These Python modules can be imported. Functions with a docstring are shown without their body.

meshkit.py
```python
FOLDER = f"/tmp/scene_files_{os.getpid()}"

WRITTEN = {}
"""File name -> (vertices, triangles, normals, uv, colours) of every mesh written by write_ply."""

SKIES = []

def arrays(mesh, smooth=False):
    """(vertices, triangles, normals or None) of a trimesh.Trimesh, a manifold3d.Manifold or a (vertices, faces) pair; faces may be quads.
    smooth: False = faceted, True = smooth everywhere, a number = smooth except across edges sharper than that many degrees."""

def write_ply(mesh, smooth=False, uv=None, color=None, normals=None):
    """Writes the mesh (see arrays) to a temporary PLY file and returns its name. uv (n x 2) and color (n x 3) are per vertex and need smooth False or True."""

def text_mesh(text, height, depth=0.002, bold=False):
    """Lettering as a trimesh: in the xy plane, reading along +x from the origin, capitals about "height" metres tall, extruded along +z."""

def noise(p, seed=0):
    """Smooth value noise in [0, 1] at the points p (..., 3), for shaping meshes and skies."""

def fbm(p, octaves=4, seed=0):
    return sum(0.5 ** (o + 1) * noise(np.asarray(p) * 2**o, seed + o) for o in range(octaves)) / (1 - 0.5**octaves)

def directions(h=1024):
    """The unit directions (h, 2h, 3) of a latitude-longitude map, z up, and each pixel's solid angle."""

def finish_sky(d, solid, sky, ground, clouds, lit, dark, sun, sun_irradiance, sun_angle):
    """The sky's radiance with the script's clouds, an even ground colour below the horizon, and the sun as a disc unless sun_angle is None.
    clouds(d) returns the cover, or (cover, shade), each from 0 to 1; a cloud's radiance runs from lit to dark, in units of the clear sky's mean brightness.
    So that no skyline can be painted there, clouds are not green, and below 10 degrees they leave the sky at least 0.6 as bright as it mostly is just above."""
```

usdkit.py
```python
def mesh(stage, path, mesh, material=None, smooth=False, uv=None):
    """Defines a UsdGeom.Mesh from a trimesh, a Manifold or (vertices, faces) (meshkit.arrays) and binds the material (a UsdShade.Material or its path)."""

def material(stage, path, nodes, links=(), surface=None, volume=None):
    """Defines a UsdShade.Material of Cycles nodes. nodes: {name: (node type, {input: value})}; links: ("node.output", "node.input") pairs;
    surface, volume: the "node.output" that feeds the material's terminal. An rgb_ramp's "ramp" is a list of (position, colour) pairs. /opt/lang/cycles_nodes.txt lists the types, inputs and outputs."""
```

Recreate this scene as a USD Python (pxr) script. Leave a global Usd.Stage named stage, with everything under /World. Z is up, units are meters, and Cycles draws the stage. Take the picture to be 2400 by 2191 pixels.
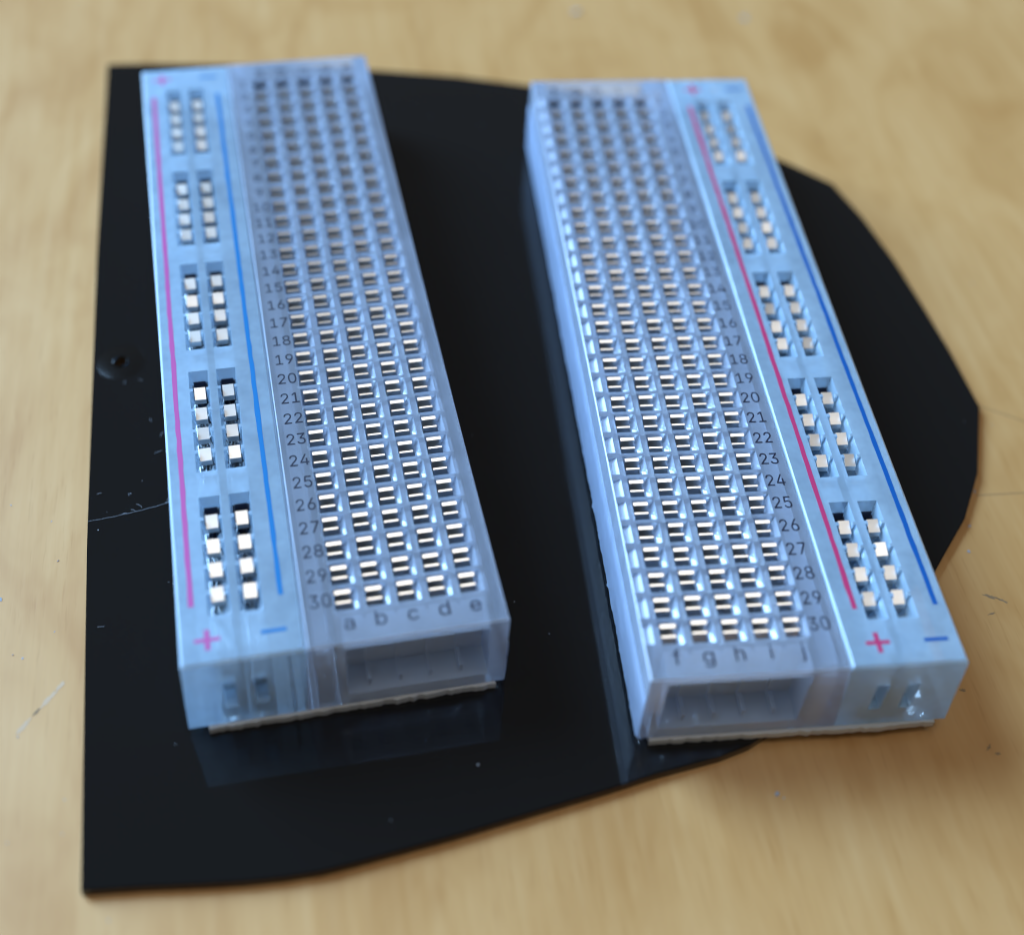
import math, random
import numpy as np, trimesh, manifold3d as m3, usdkit, meshkit
from shapely.geometry import Polygon, LineString, Point
from pxr import Usd, UsdGeom, UsdLux, UsdShade, Gf, Sdf, Vt

stage = Usd.Stage.CreateInMemory()
UsdGeom.SetStageUpAxis(stage, UsdGeom.Tokens.z)
UsdGeom.SetStageMetersPerUnit(stage, 1.0)
world = UsdGeom.Xform.Define(stage, '/World')
stage.SetDefaultPrim(world.GetPrim())
UsdGeom.Scope.Define(stage, '/World/Looks')
MM = 0.001
ORG = np.array([-10.0, -37.0, 10.5])            # shift (mm) from measuring frame to the world, table top at z = 0
rng = np.random.default_rng(7)
random.seed(7)

# ------------------------------------------------------------------ camera
CAM = dict(pos=(-4.694, -63.664, 88.313), el=0.847883, yaw=0.270507, roll=0.077185)
def make_camera():
    el, yaw, roll = CAM['el'], CAM['yaw'], CAM['roll']
    f = np.array([math.sin(yaw) * math.cos(el), math.cos(yaw) * math.cos(el), -math.sin(el)])
    r = np.cross(f, [0, 0, 1.0]); r /= np.linalg.norm(r); u = np.cross(r, f)
    c, s = math.cos(roll), math.sin(roll)
    r, u = c * r + s * u, -s * r + c * u
    p = (np.array(CAM['pos']) + ORG) * MM
    cam = UsdGeom.Camera.Define(stage, '/World/camera')
    M = Gf.Matrix4d(*r, 0, *u, 0, *(-f), 0, *p, 1)
    cam.AddTransformOp().Set(M)
    cam.CreateHorizontalApertureAttr(36.0)
    cam.CreateVerticalApertureAttr(36.0 * 934 / 1024)
    cam.CreateFocalLengthAttr(36.0 * 3151.8 / 2400)
    cam.CreateFStopAttr(13.0)
    cam.CreateFocusDistanceAttr(0.1205)
    cam.CreateClippingRangeAttr(Gf.Vec2f(0.01, 20.0))
    cam.CreateExposureAttr(0.0)
make_camera()

# ------------------------------------------------------------------ lamps: window at the left, pale ceiling behind the camera, dim room
def rect(name, centre, target, w, h, color, intensity):
    l = UsdLux.RectLight.Define(stage, '/World/' + name)
    l.CreateWidthAttr(w); l.CreateHeightAttr(h); l.CreateColorAttr(Gf.Vec3f(*color)); l.CreateIntensityAttr(intensity)
    z = np.array(centre, float) - np.array(target, float); z /= np.linalg.norm(z)
    x = np.cross([0, 0, 1.0], z); x /= np.linalg.norm(x); y = np.cross(z, x)
    UsdGeom.Xformable(l).AddTransformOp().Set(Gf.Matrix4d(*x, 0, *y, 0, *z, 0, *centre, 1))
rect('window_light', (-1.28, 1.26, 1.15), (0, 0, 0.2), 1.1, 2.0, (0.38, 0.65, 1.0), 23.0)
rect('ceiling_light', (0.1, -0.25, 2.0), (0, 0, 0), 1.3, 0.95, (1.0, 0.96, 0.90), 2.2)

def mat(name, nodes, links=(), surface='p.BSDF'):
    return usdkit.material(stage, '/World/Looks/' + name, nodes, links, surface=surface)
dome = UsdLux.DomeLight.Define(stage, '/World/room_light')
room = mat('room_glow', {'b': ('background_shader', {'color': (0.95, 0.97, 1.0), 'strength': 0.11})}, surface='b.background')
UsdShade.MaterialBindingAPI.Apply(dome.GetPrim()).Bind(room)

# ------------------------------------------------------------------ helpers
counts = {}
def path_for(name, parent):
    base = (parent.GetPath().pathString if parent else '/World') + '/' + name
    n = counts.get(base, 0); counts[base] = n + 1
    return base if n == 0 else f'{base}_{n:03d}'
def tris(m):
    return meshkit.arrays(m)[:2]
def obj(name, mesh, material, parent=None, smooth=False, label=None, scale=MM):
    v, f, n = meshkit.arrays(mesh, smooth)
    p = path_for(name, parent)
    g = UsdGeom.Mesh.Define(stage, p)
    g.CreatePointsAttr(Vt.Vec3fArray.FromNumpy((v * scale).astype(np.float32)))
    g.CreateFaceVertexCountsAttr(Vt.IntArray.FromNumpy(np.full(len(f), 3, np.int32)))
    g.CreateFaceVertexIndicesAttr(Vt.IntArray.FromNumpy(f.astype(np.int32).ravel()))
    g.CreateSubdivisionSchemeAttr('none')
    if n is not None:
        g.CreateNormalsAttr(Vt.Vec3fArray.FromNumpy(n.astype(np.float32))); g.SetNormalsInterpolation('vertex')
    UsdShade.MaterialBindingAPI.Apply(g.GetPrim()).Bind(material)
    if label: g.GetPrim().SetCustomDataByKey('label', label)
    return g.GetPrim()
def tag(prim, label=None, category=None, group=None, kind=None):
    for k, v in (('label', label), ('category', category), ('group', group), ('kind', kind)):
        if v: prim.SetCustomDataByKey(k, v)
    return prim
def thing(name, loc, rz=0):
    x = UsdGeom.Xform.Define(stage, path_for(name, None))
    x.AddTranslateOp().Set(Gf.Vec3d(*(float(a) * MM for a in loc))); x.AddRotateZOp().Set(math.degrees(rz))
    return x.GetPrim()
def box(x0, x1, y0, y1, z0, z1):
    return m3.Manifold.cube([x1 - x0, y1 - y0, z1 - z0]).translate([x0, y0, z0])
def hull(pts): return m3.Manifold.hull_points(np.asarray(pts, float))
def rc(x0, x1, y0, y1, z): return [(x0, y0, z), (x1, y0, z), (x1, y1, z), (x0, y1, z)]
def join(parts):
    vs, fs, n = [], [], 0
    for m in parts:
        v, f = tris(m); vs.append(v); fs.append(f + n); n += len(v)
    return np.vstack(vs), np.vstack(fs)
def strip(profile, x0, x1, t):
    """A bent sheet: the (a, z) profile thickened by t, drawn along x."""
    poly = LineString(profile).buffer(t / 2, cap_style=2, join_style=2, mitre_limit=2)
    m = trimesh.creation.extrude_polygon(poly, x1 - x0, engine='earcut')
    v = np.array(m.vertices)
    return np.c_[v[:, 2] + x0, v[:, 0], v[:, 1]], np.array(m.faces)
def along_y(vf, cx, cy):
    """Turns a strip drawn along x into one drawn along y."""
    v, f = vf
    return np.c_[-v[:, 1] + cx, v[:, 0] + cy, v[:, 2]], f
def shift(vf, d): return np.asarray(vf[0]) + np.array(d, float), vf[1]

# ------------------------------------------------------------------ materials
def wood():
    n = {
        'geo': ('texture_coordinate', {}),
        'rot': ('mapping', {'rotation': (0, 0, 0.06), 'scale': (1000, 1000, 1000)}),
        'mgrain': ('mapping', {'scale': (1.0, 0.055, 1)}), 'ngrain': ('noise_texture', {'scale': 0.9, 'detail': 4, 'roughness': 0.6}),
        'mpore': ('mapping', {'scale': (1.5, 0.10, 1)}), 'npore': ('noise_texture', {'scale': 1.6, 'detail': 3, 'roughness': 0.6}),
        'mfig': ('mapping', {'scale': (0.085, 0.035, 1)}), 'nfig': ('noise_texture', {'scale': 1.0, 'detail': 3, 'roughness': 0.55, 'distortion': 1.2}),
        'rgrain': ('rgb_ramp', {'ramp': [(0.22, (0.535, 0.281, 0.098)), (0.50, (0.57, 0.309, 0.113)), (0.78, (0.60, 0.341, 0.135))]}),
        'rfig': ('rgb_ramp', {'ramp': [(0.30, (0.84, 0.74, 0.60)), (0.50, (1.0, 0.98, 0.95)), (0.70, (1.07, 1.10, 1.16))]}),
        'rpore': ('rgb_ramp', {'ramp': [(0.30, (0.86, 0.80, 0.72)), (0.42, (1, 1, 1))]}),
        'm1': ('mix', {'mix_type': 'multiply', 'fac': 0.85}), 'm2': ('mix', {'mix_type': 'multiply', 'fac': 0.6}),
        'rr': ('map_range', {'value': 0.5, 'from_min': 0.3, 'from_max': 0.7, 'to_min': 0.38, 'to_max': 0.5}),
        'bump': ('bump', {'strength': 0.12, 'distance': 0.00005}),
        'p': ('principled_bsdf', {'specular_ior_level': 0.35}),
    }
    l = [('geo.object', 'rot.vector'), ('rot.vector', 'mgrain.vector'), ('mgrain.vector', 'ngrain.vector'), ('rot.vector', 'mpore.vector'), ('mpore.vector', 'npore.vector'),
         ('rot.vector', 'mfig.vector'), ('mfig.vector', 'nfig.vector'), ('ngrain.fac', 'rgrain.fac'), ('nfig.fac', 'rfig.fac'), ('npore.fac', 'rpore.fac'),
         ('rgrain.color', 'm1.color1'), ('rfig.color', 'm1.color2'), ('m1.color', 'm2.color1'), ('rpore.color', 'm2.color2'), ('m2.color', 'p.base_color'),
         ('ngrain.fac', 'rr.value'), ('rr.result', 'p.roughness'), ('npore.fac', 'bump.height'), ('bump.normal', 'p.normal')]
    return mat('birch_veneer', n, l)
WOOD = wood()
def plain(name, color, rough, **kw):
    return mat(name, {'p': ('principled_bsdf', {'base_color': color, 'roughness': rough, **kw})})
def plastic(name, tint, rough, milk, milk_color, satin):
    """Clear moulded plastic: refracting, a share of light scattered inside it, satin on the funnel slopes and the sawn-off ends."""
    n = {'g': ('principled_bsdf', {'base_color': tint, 'roughness': rough, 'ior': 1.5, 'transmission_weight': 1.0}),
         'd': ('principled_bsdf', {'base_color': milk_color, 'roughness': 0.25, 'ior': 1.5}),
         't': ('translucent_bsdf', {'color': milk_color}),
         'a': ('mix_closure', {'fac': 0.25}), 'tc': ('texture_coordinate', {}), 'geo': ('geometry', {}), 'sep': ('separate_xyz', {}),
         'n': ('noise_texture', {'scale': 260.0, 'detail': 3, 'roughness': 0.6}),
         'r': ('map_range', {'value': 0.5, 'from_min': 0.3, 'from_max': 0.7, 'to_min': milk * 0.86, 'to_max': milk * 1.14}),
         'up1': ('map_range', {'value': 0.5, 'from_min': 0.30, 'from_max': 0.45, 'to_min': 0.0, 'to_max': 1.0, 'clamp': True}),
         'up2': ('map_range', {'value': 0.5, 'from_min': 0.80, 'from_max': 0.92, 'to_min': 1.0, 'to_max': 0.0, 'clamp': True}),
         'slope': ('math', {'math_type': 'multiply'}),
         'ny': ('math', {'math_type': 'multiply_add', 'value2': -1.0, 'value3': 0.0}),
         'end': ('map_range', {'value': 0.5, 'from_min': 0.90, 'from_max': 0.97, 'to_min': 0.0, 'to_max': 0.30, 'clamp': True}),
         'both': ('math', {'math_type': 'maximum'}), 'ax': ('math', {'math_type': 'absolute'}), 'side': ('map_range', {'value': 0.5, 'from_min': 0.93, 'from_max': 0.98, 'to_min': 0.0, 'to_max': 0.55, 'clamp': True}), 'all': ('math', {'math_type': 'maximum'}), 'sat': ('math', {'math_type': 'multiply_add', 'value2': satin}), 'm': ('mix_closure', {'fac': milk})}
    l = [('d.BSDF', 'a.closure1'), ('t.BSDF', 'a.closure2'), ('g.BSDF', 'm.closure1'), ('a.closure', 'm.closure2'), ('tc.object', 'n.vector'), ('n.fac', 'r.value'),
         ('geo.true_normal', 'sep.vector'), ('sep.z', 'up1.value'), ('sep.z', 'up2.value'), ('up1.result', 'slope.value1'), ('up2.result', 'slope.value2'),
         ('sep.y', 'ny.value1'), ('ny.value', 'end.value'), ('slope.value', 'both.value1'), ('end.result', 'both.value2'), ('sep.x', 'ax.value1'), ('ax.value', 'side.value'), ('both.value', 'all.value1'), ('side.result', 'all.value2'), ('all.value', 'sat.value1'), ('r.result', 'sat.value3'), ('sat.value', 'm.fac')]
    return mat(name, n, l, surface='m.closure')
CLEAR = plastic('clear_plastic', (0.92, 0.97, 1.0), 0.02, 0.27, (0.76, 0.84, 1.0), 0.40)
RAILCLEAR = plastic('clear_rail_plastic', (0.90, 0.97, 1.0), 0.02, 0.45, (0.64, 0.83, 1.0), 0.25)
FROST = plastic('frosted_plastic', (0.9, 0.95, 1.0), 0.35, 0.6, (0.66, 0.77, 0.97), 0.0)
SHEET = mat('black_sheet_plastic', {'geo': ('texture_coordinate', {}), 'n': ('noise_texture', {'scale': 35.0, 'detail': 2}),
    'r': ('map_range', {'value': 0.5, 'from_min': 0.3, 'from_max': 0.7, 'to_min': 0.04, 'to_max': 0.08}), 'p': ('principled_bsdf', {'base_color': (0.007, 0.0064, 0.0062), 'ior': 1.48})},
    [('geo.object', 'n.vector'), ('n.fac', 'r.value'), ('r.result', 'p.roughness')])
HOLESHADE = plain('hole_shade', (0.035, 0.04, 0.065), 0.4)  # near-black colour stands in for the shade inside some holes
BOSS = plain('black_boss_plastic', (0.0055, 0.0045, 0.0038), 0.14)
METAL = plain('nickel_contact', (0.86, 0.85, 0.84), 0.24, metallic=1.0)
PLATE = plain('bright_tin', (0.92, 0.90, 0.87), 0.35, metallic=1.0)
FOAM = plain('white_foam', (0.58, 0.57, 0.55), 0.9)
BLACKINK = plain('black_ink', (0.012, 0.013, 0.03), 0.45)
REDINK2 = plain('crimson_ink', (0.50, 0.035, 0.13), 0.4)
BLUEINK2 = plain('deep_blue_ink', (0.0, 0.085, 0.31), 0.4)
REDINK = plain('red_ink', (0.50, 0.08, 0.30), 0.4)
BLUEINK = plain('blue_ink', (0.0, 0.16, 0.42), 0.4)
DUST = plain('pale_dust', (0.36, 0.37, 0.40), 0.9)
SCRATCH = plain('scraped_plastic', (0.16, 0.17, 0.19), 0.6)
CHALK = plain('pale_smear', (0.56, 0.38, 0.24), 0.85)
SOOT = plain('dark_scuff', (0.26, 0.165, 0.085), 0.8)
EDGE = plain('rubbed_edge', (0.22, 0.23, 0.25), 0.45)

# ------------------------------------------------------------------ table
T0 = lambda x, y: (x + ORG[0], y + ORG[1])
tb = thing('table_top', (0, 0, 0)); tag(tb, 'pale birch veneer table top with soft lengthwise grain', 'table', kind='structure')
obj('veneer', box(-600, 600, -500, 700, -22, 0), WOOD, tb)
def blob(cx, cy, rx, ry, ang, h, seed, n=18, rag=0.35):
    r = np.random.default_rng(seed); a = np.linspace(0, 2 * np.pi, n, endpoint=False)
    k = 1 + rag * (r.random(n) - 0.5) * 2
    x, y = np.cos(a) * rx * k, np.sin(a) * ry * k
    c, s = math.cos(ang), math.sin(ang)
    P = Polygon(np.c_[c * x - s * y + cx, s * x + c * y + cy]).buffer(0)
    if P.geom_type != 'Polygon': P = max(P.geoms, key=lambda g: g.area)
    return trimesh.creation.extrude_polygon(P, h, engine='earcut')
def on_table(m): m.apply_translation([ORG[0], ORG[1], 0.0]); return m
a = math.atan2(4.3, 3.7)
obj('pale_smear', join([on_table(blob(-27.0, -0.6, 0.9, 0.20, a, 0.010, 1)), on_table(blob(-25.1, 1.6, 1.1, 0.20, a, 0.010, 2)), on_table(blob(-24.1, 2.8, 0.6, 0.18, a, 0.010, 3))]), CHALK, tb)
obj('dark_nick', on_table(blob(-26.0, 0.6, 0.35, 0.12, a, 0.014, 4)), SOOT, tb)
for k, (cx, cy, rx, ry, an) in enumerate([(59.0, -2.6, 0.55, 0.16, -0.5), (59.9, -3.2, 0.5, 0.13, -0.7), (58.2, -4.4, 0.3, 0.12, 0.2), (51.8, -17.2, 0.28, 0.12, 0.7), (52.3, -17.9, 0.22, 0.10, -0.2), (54.9, -20.6, 0.2, 0.12, 1.1), (52.0, -11.5, 0.28, 0.14, 0.1)]):
    obj('scuff_mark', on_table(blob(cx, cy, rx, ry, an, 0.010, 10 + k, rag=0.6)), SOOT, tb)
for pts in ([(68.9, 20.4), (70.4, 19.3), (72.6, 17.6), (76, 15.4)], [(63.1, 9.1), (66, 8.8), (69, 8.5), (73, 8.4)]):
    obj('veneer_crack', on_table(trimesh.creation.extrude_polygon(LineString(pts).buffer(0.045), 0.006, engine='earcut')), plain('crack_%d' % int(pts[0][0]), (0.22, 0.13, 0.06), 0.8), tb)

# lint on the table
def fleck(cx, cy, cz, s, r):
    v = r.normal(size=(9, 3)) * [s, s, s * 0.45]; v[:, 2] = np.abs(v[:, 2])
    return hull(v + [cx, cy, cz])
r_ = np.random.default_rng(21); fl = []
for cx, cy, s in [(32.5, -18.0, .22), (32.9, -18.4, .12), (-28.6, 23.6, .15), (-29.2, 12.8, .22), (-24.3, 16.2, .13), (-27.2, 6.2, .12), (45.4, 101.8, .9), (68.9, 97.5, .55), (63.2, 9.6, .28), (60.6, 5.6, .22), (59.3, 2.7, .2), (-29.8, 22.5, .12)]:
    fl.append(fleck(cx + ORG[0], cy + ORG[1], 0.0, s * 0.6, r_))
for _ in range(45):
    fl.append(fleck(r_.uniform(-45, 90), r_.uniform(-60, 70), 0.0, r_.uniform(.03, .07), r_))
tag(obj('table_lint', join(fl), DUST), 'tiny pale flecks of lint and dust scattered over the wooden table', 'dust', kind='stuff')

# ------------------------------------------------------------------ black plastic sheet
ST = 1.0
outline = [(-22.35, -16.25), (-17.9, -16.75), (-13.4, -17.4), (-10.2, -17.8), (-7.4, -18.0), (-4.6, -18.05), (-2.0, -17.85), (6.1, -17.05), (14.5, -16.0), (18.9, -15.45), (22.9, -14.85),
           (28.7, -14.3), (31.5, -13.7), (36, -11.8), (44, -6.8), (50.5, -2.6), (54.4, 0.4), (56.2, 2.2), (60.0, 5.9), (63.8, 11.1), (68.0, 19.6), (68.45, 28.0), (68.5, 35.4), (68.4, 43.1), (67.8, 50.9),
           (66.6, 57.8), (62.2, 63.0), (54, 71.0), (45, 78.6), (34.0, 83.6), (25.6, 86.8), (14.1, 89.9), (0, 92.9), (-14.0, 95.0), (-18.35, 95.4), (-20.2, 57.7), (-21.6, 17.6)]
HOLE = (-18.05, 40.1)
P = Polygon(outline).difference(Point(HOLE).buffer(2.6, 24))
sh = thing('black_sheet', (ORG[0], ORG[1], 0.0)); tag(sh, 'thin glossy black plastic sheet with a curved right edge, under both clear boards', 'plastic sheet')
c0 = 0.12
flat = trimesh.creation.extrude_polygon(P, ST - c0, engine='earcut')
Pi = Polygon(outline).buffer(-c0, join_style=2).difference(Point(HOLE).buffer(2.6, 24))
top = trimesh.creation.extrude_polygon(Pi, 0.004, engine='earcut'); 
def bevel_plate(outer, inner_off, z0, z1, hole_c, hole_r):
    """Plate with a small chamfer round its upper rim."""
    o = m3.CrossSection([np.array(outer)]); i = o.offset(-inner_off, m3.JoinType.Miter, 2.0)
    o0 = o.extrude(z1 - inner_off - z0).translate([0, 0, z0])
    steps = [o.offset(-inner_off * k, m3.JoinType.Miter, 2.0).extrude(inner_off * 0.5).translate([0, 0, z1 - inner_off + inner_off * (k - 0.5)]) for k in (0.5, 1.0)]
    m = o0
    for s in steps: m = m + s
    return m - m3.Manifold.cylinder(z1 - z0 + 2, hole_r, hole_r, 64).translate([hole_c[0], hole_c[1], z0 - 1])
plate = bevel_plate(outline, 0.10, 0.0, ST, HOLE, 2.45)
obj('sheet_panel', plate, SHEET, sh)
# raised boss with a small hole pressed into the sheet by its left edge
prof = []
for t in np.linspace(0, 1, 16):
    r = 2.5 - t * 1.75
    prof.append((r, ST - 0.02 + 0.13 * (1 - ((r - 0.75) / 1.75) ** 1.7)))
lip = [(0.80, ST + 0.15), (0.72, ST + 0.24), (0.62, ST + 0.14)]
ring = prof + lip + [(0.62, 0.02), (2.5, 0.02), (2.5, ST - 0.02)]
boss = trimesh.creation.revolve(np.array(ring), sections=64); boss.apply_translation([HOLE[0], HOLE[1], 0])
obj('pressed_boss', boss, BOSS, sh, smooth=35)
# scored line with tiny burrs
def thread(pts, rad, seed=0):
    p = np.asarray(pts, float); t = np.gradient(p, axis=0); t /= np.linalg.norm(t, axis=1, keepdims=True)
    a_ = np.cross(t, [0, 0, 1.0]); a_ /= np.linalg.norm(a_, axis=1, keepdims=True) + 1e-9; b_ = np.cross(t, a_)
    k = np.arange(5) * 2 * np.pi / 5
    v = (p[:, None] + rad * (np.cos(k)[None, :, None] * a_[:, None] + np.sin(k)[None, :, None] * b_[:, None])).reshape(-1, 3)
    f = []
    for i in range(len(p) - 1):
        for j in range(5):
            q = (i * 5 + j, i * 5 + (j + 1) % 5, (i + 1) * 5 + (j + 1) % 5, (i + 1) * 5 + j); f += [(q[0], q[1], q[2]), (q[0], q[2], q[3])]
    return v, np.array(f)
sx = np.linspace(-21.45, -12.4, 40)
base_y = 19.55 + 0.055 * (sx + 21.4) + 0.012 * (sx + 21.4) ** 2
obj('scored_line', join([thread(np.c_[sx, base_y + 0.02 * np.sin(sx * 5), np.full(40, ST + 0.012)], 0.030)]
    + [thread(np.c_[cx + np.linspace(0, .45, 8), cy + 0.09 * np.sin(np.linspace(0, 3, 8)), np.full(8, ST + 0.02)], 0.05) for cx, cy in ((-18.4, 19.85), (-14.5, 20.55))]), SCRATCH, sh)
bur = []
for cx, cy, an, L, w in [(-16.6, 20.3, 1.9, .8, .8), (-17.2, 20.0, 2.2, .5, .6), (-14.3, 20.7, 1.6, .6, -.9), (-13.2, 20.8, .6, .5, .3), (-17.8, 22.0, 1.0, .35, 1.2), (-14.6, 29.0, 1.4, .8, -.7), (-15.3, 27.0, .2, .8, .2), (-15.3, 31.2, 2.2, .55, -1.0), (-16.0, 37.0, 2.3, .5, .2), (-17.8, 36.8, 1.3, .55, .2), (-20.7, 22.7, .1, .5, .1), (-20.9, 7.6, -.4, .7, .7)]:
    s = np.linspace(0, 1, 8); th = an + w * s
    x, y = cx + np.cumsum(np.cos(th)) * L / 8, cy + np.cumsum(np.sin(th)) * L / 8
    bur.append(thread(np.c_[x, y, ST + 0.02 + 0.05 * np.sin(s * 3.1)], 0.015))
for _ in range(45):
    x, y = r_.uniform(-21, 66), r_.uniform(-16, 86)
    if Polygon(outline).buffer(-1).contains(Point(x, y)):
        bur.append(fleck(x, y, ST, r_.uniform(.018, .04), r_))
for x, y, s in [(-20.6, 18.4, .06), (-17.6, 22.3, .09), (-13.9, 31.5, .06), (-14.0, 24.8, .05), (15.2, 3.9, .08), (8.9, -11.4, .12), (17.5, 0.0, .06), (-19.8, 20.4, .04), (-16.5, 23.7, .04), (1.2, -14.9, .07)]:
    bur.append(fleck(x, y, ST, s * 0.55, r_))
bur = (lambda vf: (vf[0] + [ORG[0], ORG[1], 0], vf[1]))(join(bur))
tag(obj('sheet_lint', bur, DUST), 'tiny curled fibres and dust specks lying on the glossy black sheet', 'dust', kind='stuff')

# ------------------------------------------------------------------ breadboards
PI_ = 2.54
ZB, ZT = 0.7, 9.5                 # plastic from ZB to ZT above the sheet, foam below
Y0, Y1 = -4.3, 77.96
def shell(xb0, xb1, xt0, xt1, c=0.10):
    return hull(rc(xb0, xb1, Y0 + .0, Y1, ZB) + rc(xt0, xt1, Y0, Y1, ZT - c) + rc(xt0 + c, xt1 - c, Y0 + c, Y1 - c, ZT))
def funnel(cx, cy, w0, l0, w1, l1, zb, ztop):
    return hull(rc(cx - w0 / 2, cx + w0 / 2, cy - l0 / 2, cy + l0 / 2, ztop) + rc(cx - w1 / 2, cx + w1 / 2, cy - l1 / 2, cy + l1 / 2, zb))
def text(s, cx, cy, h, sx=0.84, bold=False):
    m = meshkit.text_mesh(s, h, depth=0.014, bold=bold)
    b = m.bounds; m.apply_translation([-(b[0][0] + b[1][0]) / 2, -h / 2, 0]); m.apply_scale([sx, 1, 1]); m.apply_translation([cx, cy, ZT + 0.004])
    return m
def ragged(x0, x1, y0, y1, amp, seed, step=0.35):
    r = np.random.default_rng(seed); pts = []
    for (ax, ay), (bx, by), nx, ny in (((x0, y0), (x1, y0), 0, 1), ((x1, y0), (x1, y1), 1, 0), ((x1, y1), (x0, y1), 0, 1), ((x0, y1), (x0, y0), 1, 0)):
        n = int(max(abs(bx - ax), abs(by - ay)) / step); w = np.cumsum(r.normal(size=n)) * 0.25; w -= np.linspace(w[0], w[-1], n)
        for k in range(n):
            t = k / n; d = amp * (0.6 * w[k] + r.normal() * 0.5)
            pts.append((ax + (bx - ax) * t + nx * d, ay + (by - ay) * t + ny * d))
    g = Polygon(pts).buffer(0)
    return max(g.geoms, key=lambda q: q.area) if g.geom_type != 'Polygon' else g

def tilt(vf, ax, ay, d):
    v, f = vf; c = np.array([0, 0, 8.9]); w = v - c
    w = w + np.c_[w[:, 2] * ay, -w[:, 2] * ax, w[:, 1] * ax - w[:, 0] * ay]
    return w + c + np.array(d), f
def finger():
    """Two sprung leaves of one contact: the back leaf flares towards the opening, the front leaf is lower."""
    b = strip([(0.96, 9.34), (0.70, 9.25), (0.64, 8.85), (0.30, 7.2), (0.22, 6.0), (0.5, 4.0)], -0.80, 0.46, 0.07)
    f = strip([(0.13, 9.00), (-0.01, 8.955), (-0.02, 7.4), (0.02, 6.0), (-0.5, 4.0)], -0.78, 0.44, 0.07)
    wide = [strip([(k * 0.52, 3.8), (k * 0.52, 6.3)], -1.09, 1.09, 0.09) for k in (-1, 1)]
    return join([b, f] + wide)
FINGER = finger()
def clip_body(x0, x1):
    return join([strip([(0.55, 4.3), (0.62, 1.5), (-0.62, 1.5), (-0.55, 4.3)], x0, x1, 0.13)])
def rail_leaf(cx, cy):
    a_ = along_y(strip([(0.62, 8.1), (0.16, 7.0), (0.08, 5.6), (0.5, 3.8)], -0.75, 0.75, 0.12), cx, cy)
    b_ = along_y(strip([(-0.62, 8.1), (-0.16, 7.0), (-0.08, 5.6), (-0.5, 3.8)], -0.75, 0.75, 0.12), cx, cy)
    return join([a_, b_])
RAIL_Y = [1.27 + PI_ * (6 * g + k) for g in range(5) for k in range(5)]

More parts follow.
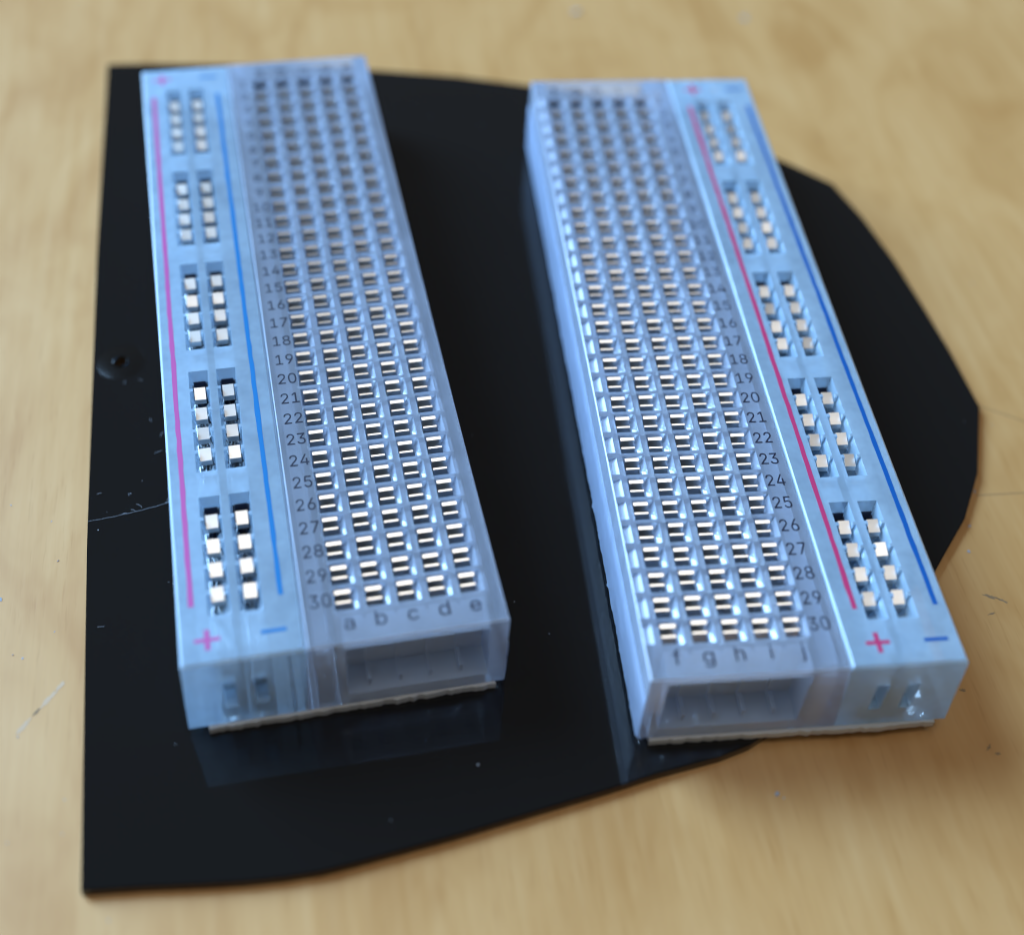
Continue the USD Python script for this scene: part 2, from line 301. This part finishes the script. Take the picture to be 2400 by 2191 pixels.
def board(name, loc, rz, label, letters, left):
    t = thing(name, loc, rz); tag(t, label, 'breadboard', 'clear half breadboards stuck on the black sheet')
    mx = (lambda x: x) if left else (lambda x: 10.16 - x)
    def span(a_, b_): return tuple(sorted((mx(a_), mx(b_))))
    seed = 3 if left else 5
    # ---- terminal strip block
    (b0, b1), (t0, t1) = span(-4.12, 12.50), span(-3.52, 12.58)
    blk = shell(b0, b1, t0, t1)
    cut = []
    cx0, cx1 = span(-1.0, 11.2)
    for r in range(30):
        y = r * PI_
        cut.append(box(cx0, cx1, y - 0.98, y + 0.98, ZB - 1, 8.35))
        n0, n1, n2 = mx(11.66), mx(12.40), mx(12.40)
        if not left: cut.append(hull([(xx, y + q, zz) for q in (-.95, .95) for xx, zz in ((n0, ZT + .02), (n1, ZT + .02), (n2, ZT - .62))]))
        e0, e1 = span(11.1, 11.5); cut.append(box(e0, e1, y - 0.86, y + 0.86, 4.0, 8.9))
        for c in range(5):
            x = c * PI_
            cut.append(hull(rc(x - .99, x + .99, y - 1.08, y + 1.08, ZT + 0.001) + rc(x - .99, x + .99, y - 1.08, y + 1.08, ZT + 0.2) + rc(x - .84, x + .50, y - .98, y + .98, 8.7) + rc(x - .84, x + .50, y - .98, y + .98, 8.2)))
    h0, h1 = span(-1.65, -2.95); cut.append(box(h0, h1, -3.2, 76.8, ZB - 1, 7.9))      # hollow underside below the figures
    px0, px1 = span(-0.62, 11.05)
    for ya, yb, yi in ((Y0 - 1, -1.45, -1.45), (73.66 + 1.45, Y1 + 1, 73.66 + 1.45)):      # open recess in each end, low fins on its floor and back
        pocket = box(px0, px1, ya, yb, 2.1, 8.75)
        for k in range(4):
            fx = k * PI_ + 1.27
            pocket = pocket - box(fx - .16, fx + .16, yi - 0.35, yi + 0.35, 2.0, 8.8) - box(fx - .16, fx + .16, min(Y0 + .7, yi) if yi < 0 else yi - .1, max(yi + .1, -9) if yi < 0 else Y1 - .7, 2.0, 2.9)
        cut.append(pocket)
    blk = blk - m3.Manifold.batch_boolean(cut, m3.OpType.Add)
    block = obj('terminal_block', blk, CLEAR, t)
    # printed figures
    nx = mx(-2.0) - (0 if left else 0.0)
    for r in range(30):
        s = str(30 - r)
        obj('printed_number', text(s, nx, r * PI_ + 0.10, 1.28), BLACKINK, block)
    for k, ch in enumerate(letters):
        for y in (-2.30, 75.95):
            obj('printed_letter', text(ch, k * PI_, y, 1.35, 1.0), BLACKINK, block)
    # contact clips
    for r in range(30):
        y = r * PI_
        cl = obj('contact_clip', shift(clip_body(cx0 + 0.12, cx1 - 0.12), (0, y, 0)), METAL, t)
        for c in range(5):
            obj('contact_finger', shift(FINGER, (c * PI_ + rng.normal() * .03, y + rng.normal() * .04, rng.normal() * .05 - (0.5 if r == 29 else 0))), HOLESHADE if r == 29 else METAL, cl, label='contact leaves coloured dark to paint the hole shade' if r == 29 else None)  # farthest row is coloured dark so its holes look shaded
    # rough snapped edge along the middle of the parted board
    r = np.random.default_rng(seed); n = 260
    ys = np.linspace(Y0 + .05, Y1 - .05, n); zs = np.linspace(ZB + .02, 6.45, 9)
    gy, gz = np.meshgrid(ys, zs, indexing='ij')
    d = 0.10 + 0.10 * meshkit.fbm(np.stack([gy * 0.55, gz * 1.1, gy * 0 + seed], -1), 4, seed) + 0.05 * r.random(gy.shape)
    d[:, -1] *= 0.35; d[0] = d[-1] = 0.03
    spike = r.random(n) < 0.05; d[spike, 0] += r.random(spike.sum()) * 0.10
    xf = 12.50 + 0.08 * (gz - ZB) / (ZT - ZB)
    outer = np.stack([mx(0) + (1 if left else -1) * (xf + d), gy, gz], -1).reshape(-1, 3)
    inner = np.stack([mx(0) + (1 if left else -1) * (xf + 0.015), gy, gz], -1).reshape(-1, 3)
    m = len(zs); f = []
    for i in range(n - 1):
        for j in range(m - 1):
            q = (i * m + j, (i + 1) * m + j, (i + 1) * m + j + 1, i * m + j + 1)
            f += [(q[0], q[1], q[2]), (q[0], q[2], q[3])]
    f = np.array(f); N = n * m
    rim = [k * m for k in range(n)] + [(n - 1) * m + j for j in range(1, m)] + [k * m + m - 1 for k in range(n - 2, -1, -1)] + [j for j in range(m - 2, 0, -1)]
    w = []
    for a_, b_ in zip(rim, rim[1:] + rim[:1]): w += [(b_, a_, a_ + N), (b_, a_ + N, b_ + N)]
    F = np.vstack([f, f[:, ::-1] + N, np.array(w)])
    if not left: F = F[:, ::-1]
    obj('snapped_edge', (np.vstack([outer, inner]), F), FROST, t, smooth=40)
    # ---- power rail
    if left: (rb0, rb1), (rt0, rt1), h1, h2, xr, xb = (-13.65, -4.18), (-13.24, -3.58), -9.92, -7.42, -12.07, -5.03
    else: (rb0, rb1), (rt0, rt1), h1, h2, xr, xb = (14.34, 23.95), (13.74, 23.35), 17.12, 19.68, 15.45, 22.30
    rail = shell(rb0, rb1, rt0, rt1, 0.22)
    cut = []
    for hx in (h1, h2):
        cut.append(box(hx - .92, hx + .92, -2.6, 76.3, ZB - 1, 8.05))
        cut += [box(hx - .52, hx + .52, Y0 - 1, -2.5, 3.0, 6.6), box(hx - .52, hx + .52, 76.2, Y1 + 1, 3.0, 6.6)]
        for y in RAIL_Y: cut.append(funnel(hx, y, 1.80, 2.2, 1.34, 2.0, 7.9, ZT + 0.12))
        for g in range(5): cut.append(box(hx - .60, hx + .60, RAIL_Y[g * 5], RAIL_Y[g * 5 + 4], 8.0, ZT + 1))
    rail = rail - m3.Manifold.batch_boolean(cut, m3.OpType.Add)
    rl = obj('power_rail', rail, RAILCLEAR, t)
    RI, BI = (REDINK, BLUEINK) if left else (REDINK2, BLUEINK2)
    zi = ZT + 0.004
    wob = np.linspace(1.28, 72.38, 60); rw = np.random.default_rng(seed + 1)
    for nm, x, m_ in (('red_line', xr, RI), ('blue_line', xb, BI)):
        e1, e2 = x - .21 + .02 * rw.normal(size=60), x + .21 + .02 * rw.normal(size=60)
        obj(nm, shift(tris(trimesh.creation.extrude_polygon(Polygon(np.r_[np.c_[e1, wob], np.c_[e2, wob][::-1]]), 0.014, engine='earcut')), (0, 0, zi)), m_, rl)
    for y in (-2.05, 75.75):
        px = xr + (1.05 if left else 1.0); qx = xb + (-0.85 if left else -1.0)
        plus = box(px - 1.0, px + 1.0, y - .17, y + .17, zi, zi + .014) + box(px - .2, px + .2, y - .95, y + .95, zi, zi + .014)
        obj('plus_sign', plus, RI, rl)
        obj('minus_sign', box(qx - 1.0, qx + 1.0, y - .17, y + .17, zi, zi + .014), BI, rl)
    for hx in (h1, h2):
        bs = obj('bus_strip', join([along_y(strip([(0.66, 4.2), (0.7, 1.5), (-0.7, 1.5), (-0.66, 4.2)], -2.2 - 36.83, 75.9 - 36.83, 0.12), hx, 36.83),
                                     box(hx - .55, hx + .55, -2.45, -2.3, 2.2, 7.4)] + [box(hx - .62, hx + .62, RAIL_Y[g * 5 + 4] + 1.5, RAIL_Y[g * 5 + 5] - 1.4, 7.5, 7.6) for g in range(4)] + [box(hx - .55, hx + .55, 75.96, 76.1, 2.2, 7.4)]), METAL, t)
        for i, y in enumerate(RAIL_Y):
            leaf = rail_leaf(hx, y + rng.normal() * .03)
            if i % 5 == 4: leaf = join([leaf, box(hx - .55, hx + .55, y + .55, y + .63, 4.0, 8.6)])  # added dark plate paints shade into the end hole of each group
            obj('contact_leaf', leaf, HOLESHADE if i % 5 == 4 else METAL, bs, label='end contact of its group, coloured dark to paint the hole shade' if i % 5 == 4 else None)
        for g in range(5):
            for k in range(4):
                y = RAIL_Y[g * 5 + k] + PI_ / 2
                obj('bridge_plate', tilt(strip([(0.58, 9.0), (0.54, 9.12), (0.15, 9.0), (-0.56, 8.77), (-0.62, 8.3)], -.50, .50, 0.09), rng.normal() * .03, rng.normal() * .025, (hx + rng.normal() * .03, y + rng.normal() * .04, 0)), PLATE, bs)
    # ---- foam pad
    fx0, fx1 = (-12.05, 11.75) if left else (-1.45, 23.0)
    pad = trimesh.creation.extrude_polygon(ragged(fx0, fx1, Y0 - .25, Y1 - .1, 0.10, seed), ZB - 0.04, engine='earcut'); pad.apply_translation([0, 0, 0.01])
    obj('foam_pad', pad, FOAM, t)
    return t
lz = ST
board('breadboard', (ORG[0], ORG[1], lz), 0.0, 'clear breadboard half lettered a to e, numbers on its left, left one on black sheet', 'abcde', True)
board('breadboard', (ORG[0] + 24.974, ORG[1] - 7.835, lz), -0.109382, 'clear breadboard half lettered f to j, numbers on its right, front corner overhanging black sheet', 'fghij', False)
